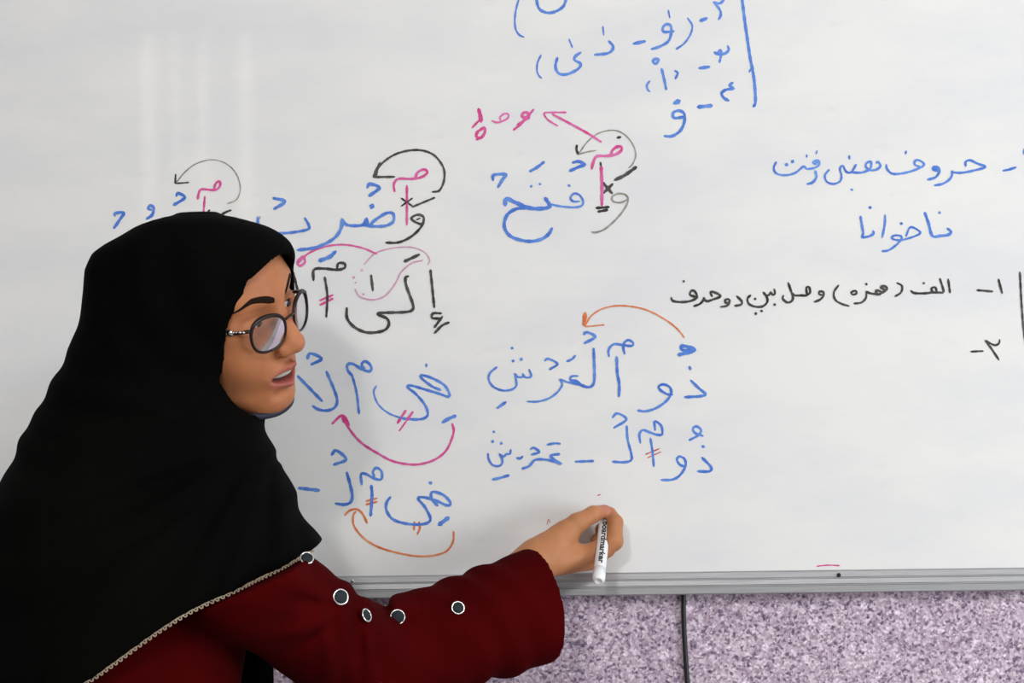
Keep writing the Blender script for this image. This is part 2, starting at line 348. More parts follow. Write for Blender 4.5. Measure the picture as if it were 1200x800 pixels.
# lower left lines
write(HW, 'blue', T6, [(3.6, (115, 118), (135, 80), (210, 115), (140, 155)), (3.6, (50, 230), (215, 400)), (3.4, (243, 200), (290, 310), (315, 390), (300, 440), (250, 462), (190, 455), (150, 430)),
  (3.4, (410, 225), (385, 190), (385, 155), (420, 150), (480, 185), (530, 200), (545, 175), (520, 140), (490, 135), (480, 165), (500, 180)), (2.8, (412, 215), (445, 340), (462, 485))])
write(HW, 'blue', T6, [(2.2, (578, 295), (560, 340), (590, 420), (660, 480), (750, 515)), (3.2, (750, 515), (850, 522), (905, 510), (922, 480), (900, 420), (840, 350), (785, 305), (810, 295), (900, 320), (1000, 350), (1060, 370), (1065, 345), (1030, 290), (950, 245), (880, 225), (880, 245), (950, 300), (1010, 325)),
  (3.2, (912, 150), (912, 170)), (4.2, (1018, 543), (1065, 515), (1110, 497))])
write('double_strike', 'pink', T6, [(3.2, (775, 460), (718, 548)), (3.4, (822, 470), (780, 530)), (2.0, (780, 530), (730, 600))])
write('arrow', 'pink', PX, [(2.8, (401.3, 486.6), (410, 503.3), (424, 519), (443.3, 531.3), (460, 540), (480, 544), (496, 543), (512, 537), (524, 526), (531.6, 506.8), (529.9, 495.9)), (3.0, (389, 496.6), (401.3, 486.6), (409.6, 498)), (5, (401.5, 488), (405, 495))])
write(HW, 'blue', T7, [(3.6, (343, 65), (370, 38), (428, 90), (355, 122)), (3.6, (432, 165), (455, 250), (465, 310), (450, 345), (410, 355), (365, 348)), (3.2, (520, 240), (515, 180), (540, 175), (600, 205), (635, 205), (635, 160), (605, 140), (585, 165), (595, 190)), (3.6, (575, 242), (580, 300), (572, 422)), (4.0, (150, 258), (272, 272))])
write('double_strike', 'orange', T7, [(2.6, (545, 335), (610, 318)), (2.6, (545, 355), (610, 338))])
write(HW, 'blue', T7, [(3.4, (688, 310), (665, 345), (665, 390), (700, 440), (770, 465), (850, 472), (905, 462), (922, 435), (890, 370), (850, 320), (880, 312), (950, 330), (1020, 360), (1040, 345), (1000, 300), (940, 280), (925, 300), (935, 330), (965, 362)), (3.6, (922, 228)), (5.0, (970, 475), (1030, 430))])
write('double_strike', 'orange', T7, [(2.6, (828, 455), (825, 505)), (2.6, (855, 455), (860, 495), (845, 530))])
write('arrow', 'orange', T7, [(2.4, (1058, 512), (1055, 570), (1020, 625), (950, 652), (850, 658), (740, 640), (620, 605), (530, 550), (475, 480), (470, 420), (485, 395)), (2.6, (420, 418), (450, 390), (490, 382), (525, 410), (552, 465))])
write('bracket', 'blue', T7, [(2.6, (-5, 80), (25, 125), (60, 190), (72, 250), (65, 290), (40, 330))])
write('double_strike', 'red', T7, [(1.8, (35, 198), (80, 185)), (1.8, (30, 213), (82, 203))])
# far left line above the scarf
write('arrow', 'grey', T8, [(1.5, (520, 262), (580, 190), (660, 130), (770, 103), (870, 130), (940, 200), (970, 300), (945, 380), (880, 412)), (1.4, (1110, 500), (1090, 550))])
write('arrow_head', 'black', T8, [(2.4, (515, 205), (512, 270)), (2.0, (512, 270), (608, 262))])
write(HW, 'pink', T8, [(3.0, (670, 380), (680, 330), (700, 310), (790, 315), (825, 290), (825, 255), (800, 265), (785, 305)), (2.6, (720, 360), (710, 490))])
write('cross', 'black', T8, [(2.6, (670, 478), (725, 505)), (2.6, (755, 455), (705, 515)), (2.8, (905, 457), (860, 475), (800, 515))])
write(HW, 'blue', T8, [(3.6, (520, 360), (530, 338), (580, 368), (500, 422)), (2, (525, 480), (523, 510))])
write(HW, 'blue', T8, [(3.6, (345, 455), (320, 445), (335, 425), (360, 440), (350, 490), (308, 520))])
write(HW, 'blue', T8, [(3.6, (88, 500), (90, 480), (150, 475), (125, 520), (80, 585))])
# right block
write(HW, 'blue', T9, [(2.6, (65, 130), (45, 180), (65, 220), (130, 235), (210, 218), (280, 165), (300, 185), (355, 180), (395, 160), (400, 125), (375, 118), (352, 138), (378, 152)), (5.4, (376, 130), (382, 138)), (3.6, (145, 152)), (3.2, (192, 128)), (2.4, (303, 75), (303, 95)), (2.2, (385, 42), (376, 68)),
  (3.0, (370, 200), (378, 250), (350, 290), (305, 305)),
  (2.5, (480, 190), (445, 235), (460, 285), (510, 303), (560, 285), (575, 240), (562, 185), (585, 160), (610, 205), (650, 212), (690, 150)), (2.8, (650, 210), (700, 215), (750, 210), (800, 180), (805, 130), (770, 140), (765, 170), (800, 195), (850, 190), (880, 160), (860, 130), (845, 140)), (2.8, (635, 82), (637, 108)), (3.4, (648, 344), (662, 352))])
write(HW, 'blue', T10, [(2.7, (125, 150), (130, 185), (170, 222), (240, 222), (330, 200), (410, 165), (415, 140), (370, 115), (345, 130), (350, 155), (390, 170)), (2.4, (280, 45), (274, 70)),
  (3.0, (528, 200), (495, 195), (490, 175), (525, 170), (540, 200), (510, 250), (445, 270)), (4, (514, 188)), (2.8, (745, 165), (745, 130), (780, 118), (840, 145), (900, 170), (820, 195), (720, 215), (648, 212), (637, 198), (640, 220), (625, 260), (570, 300), (500, 315))])
write('dash', 'blue', T10, [(2.8, (1035, 200), (1085, 190), (1140, 172)), (3, (1200, 30), (1202, 70))])
write(HW, 'blue', T10, [(3.4, (540, 520), (540, 535)), (3.4, (600, 650), (630, 675), (610, 700), (550, 708), (485, 708), (455, 610), (425, 525)), (3, (242, 612)), (2.5, (278, 712), (315, 640), (390, 680), (350, 710), (250, 740), (200, 740), (165, 725), (190, 705), (240, 710), (240, 740), (190, 790), (140, 822), (90, 828)), (2.8, (115, 545), (112, 620), (92, 722))])
write(HW, 'blue', T9, [(3.2, (797, 487)), (3.0, (723, 555), (735, 630), (745, 690), (735, 718), (790, 712), (825, 690), (820, 668))])
write(HW, 'black', T11, [(2.6, (142, 130)), (2.9, (45, 255), (55, 282), (120, 292), (190, 285), (240, 262), (245, 240), (225, 205), (200, 205), (190, 235), (230, 250), (250, 258)),
  (2.9, (220, 325), (270, 305), (300, 268), (295, 255), (320, 285), (370, 272), (430, 245), (380, 215), (350, 215), (365, 250)), (2.9, (430, 330), (480, 320), (500, 285), (490, 268), (465, 278), (470, 298), (495, 295))])
write(HW, 'black', T11, [(2.9, (555, 245), (595, 285), (590, 312), (540, 322)), (2.8, (665, 238), (640, 265), (650, 305), (700, 328), (760, 325), (795, 290), (790, 250), (765, 215), (785, 240), (810, 235), (820, 215), (835, 235), (855, 225), (848, 190)), (2.8, (700, 268)), (2.8, (852, 312)), (2.8, (705, 382)), (2.8, (750, 362))])
write(HW, 'black', T11, [(2.9, (958, 140), (975, 190), (995, 250), (985, 285), (950, 295), (915, 265), (922, 240)), (2.8, (985, 220), (1010, 240), (1060, 240), (1100, 240), (1130, 215), (1120, 175), (1100, 180), (1105, 235))])
write(HW, 'black', T12, [(2.8, (112, 165), (92, 160), (95, 145), (115, 148), (115, 170), (95, 190), (65, 202))])
write('bracket', 'black', T12, [(2.5, (198, 110), (172, 150), (180, 190), (215, 212), (255, 224))])
write(HW, 'black', T12, [(2.6, (285, 140), (265, 150), (275, 162), (295, 155), (288, 138)), (2.6, (347, 150), (345, 180), (320, 205), (280, 210)), (2.6, (347, 105)), (3.0, (345, 145), (370, 155), (420, 160), (425, 145), (400, 140), (410, 160), (450, 140), (460, 125), (440, 115), (425, 125), (450, 135))])
write('bracket', 'black', T12, [(2.5, (512, 98), (540, 115), (535, 150), (502, 172))])
write(HW, 'black', T12, [(2.8, (588, 140), (605, 153), (660, 155), (710, 150), (740, 150), (765, 145), (745, 75)), (2.8, (705, 150), (700, 128), (720, 122), (728, 145)), (2.6, (658, 100)), (2.8, (790, 78), (800, 152))])
write('numeral', 'black', T12, [(2.7, (945, 138), (1032, 145)), (2.9, (1062, 78), (1082, 155))])
write('numeral', 'black', T12, [(2.4, (912, 470), (980, 467)), (2.5, (990, 410), (1040, 435), (1065, 425), (1068, 405)), (2.5, (992, 412), (1025, 455), (1065, 515))])
write('ruled_line', 'black', T12, [(2.6, (1178, 40), (1185, 180), (1195, 320), (1205, 400), (1215, 460))])
# centre block
write(HW, 'blue', T13, [(2.6, (150, 332), (95, 380), (85, 430), (120, 485), (190, 515), (260, 510), (300, 480), (298, 430), (290, 385), (310, 410), (350, 410), (352, 385), (365, 410), (400, 415), (418, 400), (400, 350)), (3.0, (268, 185)), (3.0, (275, 285)), (3.2, (340, 272)), (3.4, (150, 655), (220, 605)),
  (2.8, (522, 285), (550, 268), (622, 308), (560, 352)), (2.8, (695, 288), (735, 272), (762, 242)), (2.4, (385, 602), (470, 602), (560, 575), (630, 520), (660, 465), (640, 430), (700, 450), (800, 470), (770, 440), (720, 430), (735, 405), (785, 402)), (3.2, (720, 435), (800, 470), (860, 490), (900, 470), (912, 400), (905, 185)), (3.2, (828, 80), (850, 60), (918, 97), (830, 148))])
write(HW, 'blue', T15, [(2.8, (225, 252), (222, 200), (260, 155), (330, 160), (400, 168), (415, 145), (375, 122), (340, 150), (338, 190), (348, 232)), (3.4, (285, 252), (290, 380), (305, 468), (302, 565))])
write(HW, 'blue', T15, [(3.0, (722, 548), (680, 545), (630, 515), (612, 485), (650, 468), (700, 490), (710, 540), (670, 600), (590, 655), (510, 678), (448, 672)), (3.2, (862, 435), (930, 500), (980, 545), (940, 560), (815, 568)), (3.6, (853, 328), (862, 352)), (4.2, (765, 238), (850, 218), (895, 200), (860, 180), (795, 168), (800, 200), (865, 205))])
write('arrow', 'orange', T17, [(1.9, (485, 140), (510, 100), (560, 70), (630, 60), (720, 75), (800, 115), (850, 155), (873, 185)), (4.6, (486, 88), (481, 136)), (1.7, (485, 142), (560, 135))])
write(HW, 'blue', T14, [(2.8, (125, 172)), (3, (115, 247)), (2.8, (183, 262)), (2.6, (80, 340), (85, 385), (115, 430), (160, 440), (190, 420), (190, 380), (170, 345), (200, 365), (225, 345), (250, 345), (258, 310)), (3.2, (115, 545), (180, 530), (245, 510)), (3.0, (305, 375), (330, 380), (352, 362)), (2.9, (412, 310), (435, 295), (480, 330), (420, 350)), (2.6, (540, 273), (600, 262), (645, 265)),
  (3.0, (345, 460), (400, 440), (450, 390), (540, 390), (600, 405), (650, 422), (580, 375), (575, 355), (640, 345))])
write('dash', 'blue', T14, [(2.9, (760, 405), (905, 400))])
write(HW, 'blue', T16, [(3.0, (250, 62), (290, 28), (360, 75), (262, 142)), (3.0, (363, 125), (370, 230), (400, 350), (395, 395), (340, 410), (250, 405)), (3.0, (470, 260), (462, 190), (490, 158), (540, 175), (600, 195), (640, 190), (635, 130), (600, 95), (580, 95), (585, 160)), (2.8, (548, 220), (565, 330), (575, 445))])
write('double_strike', 'red', T16, [(1.6, (510, 348), (620, 303)), (1.6, (525, 375), (632, 328))])
write(HW, 'blue', T16, [(3.0, (825, 445), (780, 430), (755, 390), (775, 365), (815, 385), (822, 440), (780, 510), (720, 545), (630, 548)), (3.0, (850, 238), (920, 200), (945, 160), (910, 130), (880, 145), (895, 180), (960, 205)), (3.4, (960, 287)), (3.3, (950, 372), (1020, 445), (1010, 480), (915, 480))])
write('smudge', 'pink', PX, [(1.6, (957, 663.3), (970, 662), (984, 662.5))])
write('smudge', 'red', PX, [(1.6, (700, 580.5), (704, 579))])
write('smudge', 'red', PX, [(0.9, (641, 615), (643, 608), (645, 613))])

# ------------------------------------------------------------------ hanging cable
def tube(name, pts, r, mat, parent=None, seg=10, label=None, closed=False):
    P = [Vector(p) for p in pts]; n = len(P); V = []; Fc = []
    rr = r if hasattr(r, '__len__') else [r]*n
    up = None
    for i in range(n):
        t = (P[(i+1) % n]-P[i-1]) if closed else (P[min(i+1, n-1)]-P[max(i-1, 0)])
        t.normalize()
        if up is None:
            up = t.orthogonal().normalized()
        up = (up-t*up.dot(t)).normalized(); sd = t.cross(up)
        for k in range(seg):
            a = 2*math.pi*k/seg; V.append(P[i]+(up*math.cos(a)+sd*math.sin(a))*rr[i])
    for i in range(n if closed else n-1):
        j = (i+1) % n
        for k in range(seg): Fc.append((i*seg+k, i*seg+(k+1) % seg, j*seg+(k+1) % seg, j*seg+k))
    if not closed: Fc += [tuple(reversed(range(seg))), tuple(range((n-1)*seg, n*seg))]
    return mesh_obj(name, V, Fc, mat, parent)
cp = [W(801, 660, 0.006)*np.array([1, 0, 1])+np.array([0, 0.0155, 0])]
for (x, y) in ((801, 690), (801, 700), (801, 720), (802, 745), (803.5, 770), (805.5, 800), (808, 840), (809, 900), (806, 1000), (800, 1150), (800, 1400)):
    p = W(x, y, 0.0155); cp.append(p)
cp.append(np.array([cp[-1][0], 0.0155, 0.02]))
cab = tube('cable', cp, 0.0033, M_black)
cab['label'] = 'thin black cable hanging down the lavender wall below the whiteboard'; cab['category'] = 'cable'

# ------------------------------------------------------------------ implicit surfaces
def grid(lo, hi, h):
    ax = [np.arange(lo[i], hi[i]+h, h, dtype=np.float32) for i in range(3)]
    return np.meshgrid(*ax, indexing='ij')
def cone(P, a, b, ra, rb):
    ax = [P[i]-a[i] for i in range(3)]; d = [b[i]-a[i] for i in range(3)]; L2 = sum(q*q for q in d)+1e-12
    t = np.clip((ax[0]*d[0]+ax[1]*d[1]+ax[2]*d[2])/L2, 0, 1)
    return np.sqrt((ax[0]-t*d[0])**2+(ax[1]-t*d[1])**2+(ax[2]-t*d[2])**2)-(ra+(rb-ra)*t)
def ell(P, c, r):
    q = np.sqrt(((P[0]-c[0])/r[0])**2+((P[1]-c[1])/r[1])**2+((P[2]-c[2])/r[2])**2)
    g = np.sqrt(((P[0]-c[0])/r[0]**2)**2+((P[1]-c[1])/r[1]**2)**2+((P[2]-c[2])/r[2]**2)**2)+1e-9
    return q*(q-1)/g
def smin(a, b, k):
    h = np.maximum(k-np.abs(a-b), 0)/k; return np.minimum(a, b)-h*h*k*0.25
def smax(a, b, k): return -smin(-a, -b, k)
def sstep(x, a, b):
    t = np.clip((x-a)/(b-a), 0, 1); return t*t*(3-2*t)

def nets(f, lo, h):
    s = f < 0; nx, ny, nz = f.shape
    cnt = sum(s[i:nx-1+i, j:ny-1+j, k:nz-1+k].astype(np.int8) for i in (0, 1) for j in (0, 1) for k in (0, 1))
    ci, cj, ck = np.nonzero((cnt > 0) & (cnt < 8)); n = len(ci)
    idx = np.full((nx-1, ny-1, nz-1), -1, np.int32); idx[ci, cj, ck] = np.arange(n)
    acc = np.zeros((n, 3)); num = np.zeros(n)
    cor = [(i, j, k) for i in (0, 1) for j in (0, 1) for k in (0, 1)]
    for a in cor:
        for ax in range(3):
            if a[ax]: continue
            b = list(a); b[ax] = 1
            fa = f[ci+a[0], cj+a[1], ck+a[2]]; fb = f[ci+b[0], cj+b[1], ck+b[2]]
            m = (fa < 0) != (fb < 0); t = np.where(m, fa/(fa-fb+1e-20), 0)
            p = np.array(a, float)[None, :].repeat(n, 0); p[:, ax] += t
            acc[m] += p[m]; num[m] += 1
    V = (acc/num[:, None]+np.stack([ci, cj, ck], 1))*h+np.array(lo)
    faces = []
    for ax in range(3):
        sl0 = [slice(None)]*3; sl1 = [slice(None)]*3; sl0[ax] = slice(0, -1); sl1[ax] = slice(1, None)
        a = s[tuple(sl0)]; b = s[tuple(sl1)]; m = a != b
        u, v = [(1, 2), (2, 0), (0, 1)][ax]
        I = np.stack(np.nonzero(m), 1); I = I[(I[:, u] > 0) & (I[:, v] > 0) & (I[:, u] < f.shape[u]-1) & (I[:, v] < f.shape[v]-1)]
        def cell(du, dv):
            q = I.copy(); q[:, u] -= du; q[:, v] -= dv; return idx[q[:, 0], q[:, 1], q[:, 2]]
        quad = np.stack([cell(1, 1), cell(0, 1), cell(0, 0), cell(1, 0)], 1)
        flip = ~a[I[:, 0], I[:, 1], I[:, 2]]; quad[flip] = quad[flip][:, ::-1]
        faces.append(quad)
    return V, np.concatenate(faces)
def np_mesh(name, V, Q, mat, parent=None):
    me = bpy.data.meshes.new(name); me.vertices.add(len(V)); me.vertices.foreach_set('co', V.astype(np.float32).ravel())
    me.loops.add(len(Q)*4); me.loops.foreach_set('vertex_index', Q.astype(np.int32).ravel())
    me.polygons.add(len(Q)); me.polygons.foreach_set('loop_start', np.arange(len(Q), dtype=np.int32)*4)
    me.update(calc_edges=True); me.validate(); me.shade_smooth()
    o = bpy.data.objects.new(name, me); C.objects.link(o); me.materials.append(mat)
    if parent: o.parent = parent; o.matrix_parent_inverse = Matrix.Translation(-Vector(parent.location))
    return o
def relax(V, Q, it=2, lam=0.5):
    for _ in range(it):
        S = np.zeros_like(V); c = np.zeros(len(V))
        for a, b in ((0, 1), (1, 2), (2, 3), (3, 0)):
            np.add.at(S, Q[:, a], V[Q[:, b]]); np.add.at(S, Q[:, b], V[Q[:, a]])
            np.add.at(c, Q[:, a], 1); np.add.at(c, Q[:, b], 1)
        V = V*(1-lam)+lam*S/np.maximum(c, 1)[:, None]
    return V

# ------------------------------------------------------------------ the woman: frames
YF = -0.42                                     # depth of the nose tip
A_, P_, R_ = math.radians(28), math.radians(8), math.radians(23)
F0 = np.array([math.cos(A_), -math.sin(A_), 0]); L0 = np.array([math.sin(A_), math.cos(A_), 0]); U0 = np.array([0, 0, 1.0])
Fv = F0*math.cos(P_)-U0*math.sin(P_); U1 = U0*math.cos(P_)+F0*math.sin(P_)
Lv = L0*math.cos(R_)+U1*math.sin(R_); Uv = U1*math.cos(R_)-L0*math.sin(R_)
NOSE = (0.119, 0.0, -0.040)
HO = W(355, 404, YF)-NOSE[0]*Fv-NOSE[2]*Uv
def H(f, l, u): return HO+f*Fv+l*Lv+u*Uv       # head frame to world
def toH(P):
    d = [P[i]-HO[i] for i in range(3)]
    return [d[0]*v[0]+d[1]*v[1]+d[2]*v[2] for v in (Fv, Lv, Uv)]

person = empty('person', (-0.42, -0.36, 0.0), 'woman in black headscarf, glasses and dark red coat reaching out to write on the whiteboard', 'person')

MO = -0.005
def head_base(Q):
    d = ell(Q, (-0.010, 0, 0.010), (0.093, 0.072, 0.067))
    d = smin(d, ell(Q, (0.026, 0, -0.040), (0.061, 0.059, 0.082)), 0.03)
    return d
# ---- headscarf shape (used by the head and the coat too)
rows = [  # py, left px, right px, centre depth, half depth
 (251, 210, 252, -0.395, 0.030), (254, 196, 270, -0.395, 0.045), (259, 178, 288, -0.395, 0.062), (265, 162, 306, -0.392, 0.078), (274, 146, 322, -0.388, 0.090),
 (284, 127, 337, -0.384, 0.100), (296, 113, 343, -0.380, 0.108), (315, 104, 341, -0.375, 0.114), (340, 101, 334, -0.370, 0.118), (370, 95, 316, -0.370, 0.118),
 (400, 88, 296, -0.370, 0.116), (425, 77, 285, -0.372, 0.114), (450, 63, 284, -0.374, 0.114), (475, 46, 294, -0.376, 0.118), (495, 33, 306, -0.376, 0.126),
 (515, 23, 315, -0.375, 0.136), (535, 13, 323, -0.374, 0.148), (555, 6, 330, -0.372, 0.160), (580, 0, 343, -0.370, 0.175), (600, -4, 346, -0.368, 0.186),
 (620, -9, 356, -0.366, 0.196), (645, -14, 371, -0.364, 0.204), (680, -18, 385, -0.362, 0.208), (740, -20, 392, -0.36, 0.208), (900, -22, 395, -0.36, 0.205)]
tz, tcx, trx, tcy, try_ = [], [], [], [], []
for (py, lx, rx_, cy, ry) in rows:
    a, b = W(lx, py, cy), W(rx_, py, cy)
    tz.append((a[2]+b[2])/2); tcx.append((a[0]+b[0])/2); trx.append((b[0]-a[0])/2); tcy.append(cy); try_.append(ry)
order = np.argsort(tz); tz, tcx, trx, tcy, try_ = [np.array(q)[order] for q in (tz, tcx, trx, tcy, try_)]
HA, HB = W(371, 645, -0.55), W(100, 799, -0.55)
hd = (HB-HA); hd[1] = 0; hd /= np.linalg.norm(hd); hn = np.array([hd[2], 0, -hd[0]]); 
if hn[2] < 0: hn = -hn
FP = W(312, 505, -0.45)                        # folds gather under the chin
def scarf_parts(P):
    X, Y, Z = P
    cx = np.interp(Z, tz, tcx); rx = np.interp(Z, tz, trx); cy = np.interp(Z, tz, tcy); ry = np.interp(Z, tz, try_)
    ex = 2.25
    rho = (np.abs((X-cx)/rx)**ex+np.abs((Y-cy)/ry)**ex)**(1/ex)
    d = (rho-1)*np.minimum(rx, ry)
    top = tz[-1]; d = np.maximum(d, (Z-top)*0.8)
    Q = toH(P)
    d = smin(d, head_base(Q)-0.016, 0.02)
    # brim over the forehead
    d = smin(d, ell(Q, (0.050, 0.004, 0.048), (0.054, 0.062, 0.031)), 0.02)
    # drape folds
    dx, dz = X-FP[0], Z-FP[2]; r = np.sqrt(dx*dx+dz*dz)+1e-6; th = np.arctan2(dz, -dx)
    env = sstep(r, 0.02, 0.12)*(1-sstep(r, 0.34, 0.52))*sstep(-Z, -(FP[2]+0.10), -(FP[2]-0.03))
    d = d+env*(0.0060*np.sin(th*11+6*r)+0.0034*np.sin(th*23-9*r+1.0))
    # crescent folds round the neck and back of the head
    e2 = np.exp(-((Z-FP[2]-0.01)/0.07)**2)
    d = d+e2*0.0018*np.sin((Z+0.33*X+0.05*np.sin(9*X))*150)
    e3 = sstep(Z, FP[2]+0.05, FP[2]+0.12)*(1-sstep(Z, FP[2]+0.20, FP[2]+0.25))
    d = d+e3*0.0022*np.sin(X*95+Z*40+2*np.sin(Z*22))
    # edge of the scarf layer crossing the shoulder
    q = (Z-(W(150, 650, -0.5)[2]))-0.75*(X-W(150, 650, -0.5)[0])+0.9*(X-W(150, 650, -0.5)[0])**2
    d = d+0.0035*(sstep(q, -0.003, 0.003)-0.5)*(Z < FP[2]-0.03)*(X > W(60, 650, -0.5)[0])
    # end of the scarf hanging in front of the chest
    a, b = W(283, 610, -0.24), W(284, 980, -0.27)
    tl = cone((X, Y+0.004*np.sin(X*260), Z), a, b, 0.036, 0.040)
    return d, tl
def hemside(P):
    X, Y, Z = P
    s = (X-HA[0])*hd[0]+(Z-HA[2])*hd[2]
    return (X-HA[0])*hn[0]+(Z-HA[2])*hn[2]+0.0035*np.sin(s*26+0.6)-0.03*np.sin(np.clip(s/0.33, 0, 1)*math.pi)*0.22
# ---- head
def head_sdf(Q):
    F, L, U = Q; S = [F, np.abs(L), U]         # mirrored
    d = head_base(Q)
    d = smin(d, ell(Q, (0.030, 0, 0.036), (0.062, 0.063, 0.052)), 0.02)
    d = smin(d, ell(Q, (0.068, 0, -0.111), (0.020, 0.023, 0.018)), 0.022)
    d = smin(d, cone(S, (0.058, 0.013, -0.108), (0.000, 0.053, -0.066), 0.020, 0.022), 0.025)
    d = smin(d, ell(S, (0.051, 0.036, -0.044), (0.031, 0.028, 0.036)), 0.022)
    d = smin(d, ell(S, (0.060, 0.043, -0.012), (0.020, 0.016, 0.012)), 0.02)
    d = smin(d, cone(S, (0.080, 0.006, 0.022), (0.066, 0.044, 0.023), 0.013, 0.011), 0.016)
    d = smin(d, ell(Q, (0.070, 0, -0.072), (0.025, 0.030, 0.030)), 0.018)
    d = smax(d, -ell(S, (0.099, 0.031, -0.002), (0.015, 0.017, 0.011)), 0.012)     # eye sockets
    lid = ell(S, (0.0690, 0.030, -0.004), (0.0152, 0.0150, 0.0140))
    d = smin(d, lid, 0.006)
    d = smax(d, -ell(S, (0.0865, 0.030, -0.0058), (0.012, 0.0120, 0.0038)), 0.002)
    # nose
    d = smin(d, cone(Q, (0.086, 0, 0.008), (0.1060, 0, -0.036), 0.0074, 0.0118), 0.012)
    d = smin(d, ell(Q, (0.1065, 0, -0.040), (0.0122, 0.0124, 0.0108)), 0.006)
    d = smin(d, ell(S, (0.0975, 0.0138, -0.0448), (0.0112, 0.0074, 0.0082)), 0.009)
    d = smax(d, -ell(S, (0.1040, 0.0066, -0.0535), (0.0064, 0.0038, 0.0045)), 0.002)
    # crease from nose wing to mouth corner
    d = smax(d, -cone(S, (0.096, 0.0225, -0.046), (0.087, 0.034, -0.076), 0.0030, 0.0018), 0.005)
    # lips, a little apart
    M = [S[0], S[1], S[2]-MO]
    up = cone(M, (0.0985, 0.004, -0.0635), (0.0815, 0.026, -0.0725), 0.0046, 0.0022)
    lo = cone(M, (0.0940, 0.0, -0.0860), (0.0800, 0.024, -0.0785), 0.0058, 0.0026)
    d = smin(d, up, 0.005); d = smin(d, lo, 0.005)
    d = smax(d, -ell(M, (0.094, 0, -0.0752), (0.021, 0.0250, 0.0074)), 0.003)
    d = smax(d, -cone(M, (0.0985, 0.0, -0.0965), (0.088, 0.018, -0.0960), 0.0030, 0.0015), 0.010)
    # the hair under the scarf stays inside it
    Pw = [HO[i]+F*Fv[i]+L*Lv[i]+U*Uv[i] for i in range(3)]
    hdist = scarf_parts(Pw)[0]
    d = np.where((F < 0.02) | (U > 0.088), np.maximum(d, hdist+0.013), d)
    return d
h = 0.0015
lo = (-0.125, -0.095, -0.135)
G = grid(lo, (0.135, 0.095, 0.135), h)
Vh, Qh = nets(head_sdf(G), lo, h)
Vh = relax(Vh, Qh, 1, 0.4)
# tone per vertex (natural skin and lip colour)
SKIN = np.array([0.44, 0.172, 0.075]); LIP = np.array([0.36, 0.10, 0.085]); DEEP = np.array([0.33, 0.145, 0.085])
f_, l_, u_ = Vh.T; al = np.abs(l_)
lipline = -0.0735
inl = np.exp(-((al/0.0255)**6))*np.exp(-(((u_-MO+0.0745+0.002*(al/0.02))/0.0150*(1+0.35*(al/0.022)**2))**6))*(f_ > 0.078)
tone = SKIN[None, :]*(1-inl[:, None])+LIP[None, :]*inl[:, None]
under = np.exp(-(((al-0.030)/0.020)**2+((u_+0.014)/0.010)**2))*(f_ > 0.05)*0.5
tone = tone*(1-under[:, None])+DEEP*under[:, None]
rosy = np.exp(-((u_+0.04)/0.012)**2-(al/0.015)**2)*0.3*(f_ > 0.09)
tone = tone*(1-rosy[:, None])+np.array([0.50, 0.20, 0.13])*rosy[:, None]
Vhead = HO+Vh[:, :1]*Fv+Vh[:, 1:2]*Lv+Vh[:, 2:3]*Uv

# ---- hands (right, holding the marker)
def wp(x, y, Y): return W(x, y, Y)
MT, MR = wp(711.5, 590, -0.004), wp(701.3, 681, -0.115)   # marker tip and rear
RW = wp(624, 660, -0.085)
def hand_sdf(P):
    d = cone(P, wp(560, 700, -0.13), RW, 0.030, 0.0235)
    palm = cone(P, RW, wp(690, 652, -0.056), 0.0225, 0.0165)
    palm = smin(palm, cone(P, wp(640, 648, -0.070), wp(684, 656, -0.040), 0.020, 0.0145), 0.012)
    palm = smin(palm, cone(P, wp(632, 648, -0.080), wp(662, 626, -0.066), 0.0200, 0.0165), 0.014)
    d = smin(d, palm, 0.014)
    th = cone(P, wp(657, 629, -0.066), wp(676, 613, -0.062), 0.0165, 0.0125)
    th = smin(th, cone(P, wp(676, 613, -0.062), wp(695, 602.5, -0.052), 0.0125, 0.0105), 0.005)
    th = smin(th, cone(P, wp(695, 602.5, -0.052), wp(708, 598.5, -0.038), 0.0108, 0.0082), 0.004)
    d = smin(d, th, 0.007)
    ix = cone(P, wp(692, 652, -0.056), wp(719, 634, -0.056), 0.0160, 0.0118)
    ix = smin(ix, cone(P, wp(719, 634, -0.056), wp(721, 612, -0.046), 0.0122, 0.0098), 0.004)
    ix = smin(ix, cone(P, wp(721, 612, -0.046), wp(715, 601, -0.034), 0.0098, 0.0080), 0.004)
    d = smin(d, ix, 0.005)
    for (m, p1, p2, p3, r) in (((690, 653, -0.040), (711, 643, -0.034), (710, 628, -0.022), (705, 620, -0.018), 0.0110),
                               ((682, 656, -0.028), (703, 650, -0.022), (706, 640, -0.0145), (700, 632, -0.0135), 0.0108),
                               ((676, 659, -0.022), (694, 657, -0.0155), (699, 650, -0.0125), (696, 643, -0.0120), 0.0090)):
        fg = cone(P, wp(*m), wp(*p1), r*1.15, r)
        fg = smin(fg, cone(P, wp(*p1), wp(*p2), r, r*0.9), 0.003)
        fg = smin(fg, cone(P, wp(*p2), wp(*p3), r*0.9, r*0.8), 0.003)
        d = smin(d, fg, 0.0035)
    mk = cone(P, MT, MR, 0.0066, 0.0082)
    return smax(d, -(mk-0.0004), 0.0015)
h = 0.0014
lo = np.minimum(wp(560, 720, -0.10), wp(740, 720, -0.1)); lo = (lo[0]-0.02, -0.17, lo[2]-0.02)
hi = wp(745, 570, -0.05); hi = (hi[0], -0.003, hi[2])
G = grid(lo, hi, h)
Vr, Qr = nets(hand_sdf(G), lo, h)
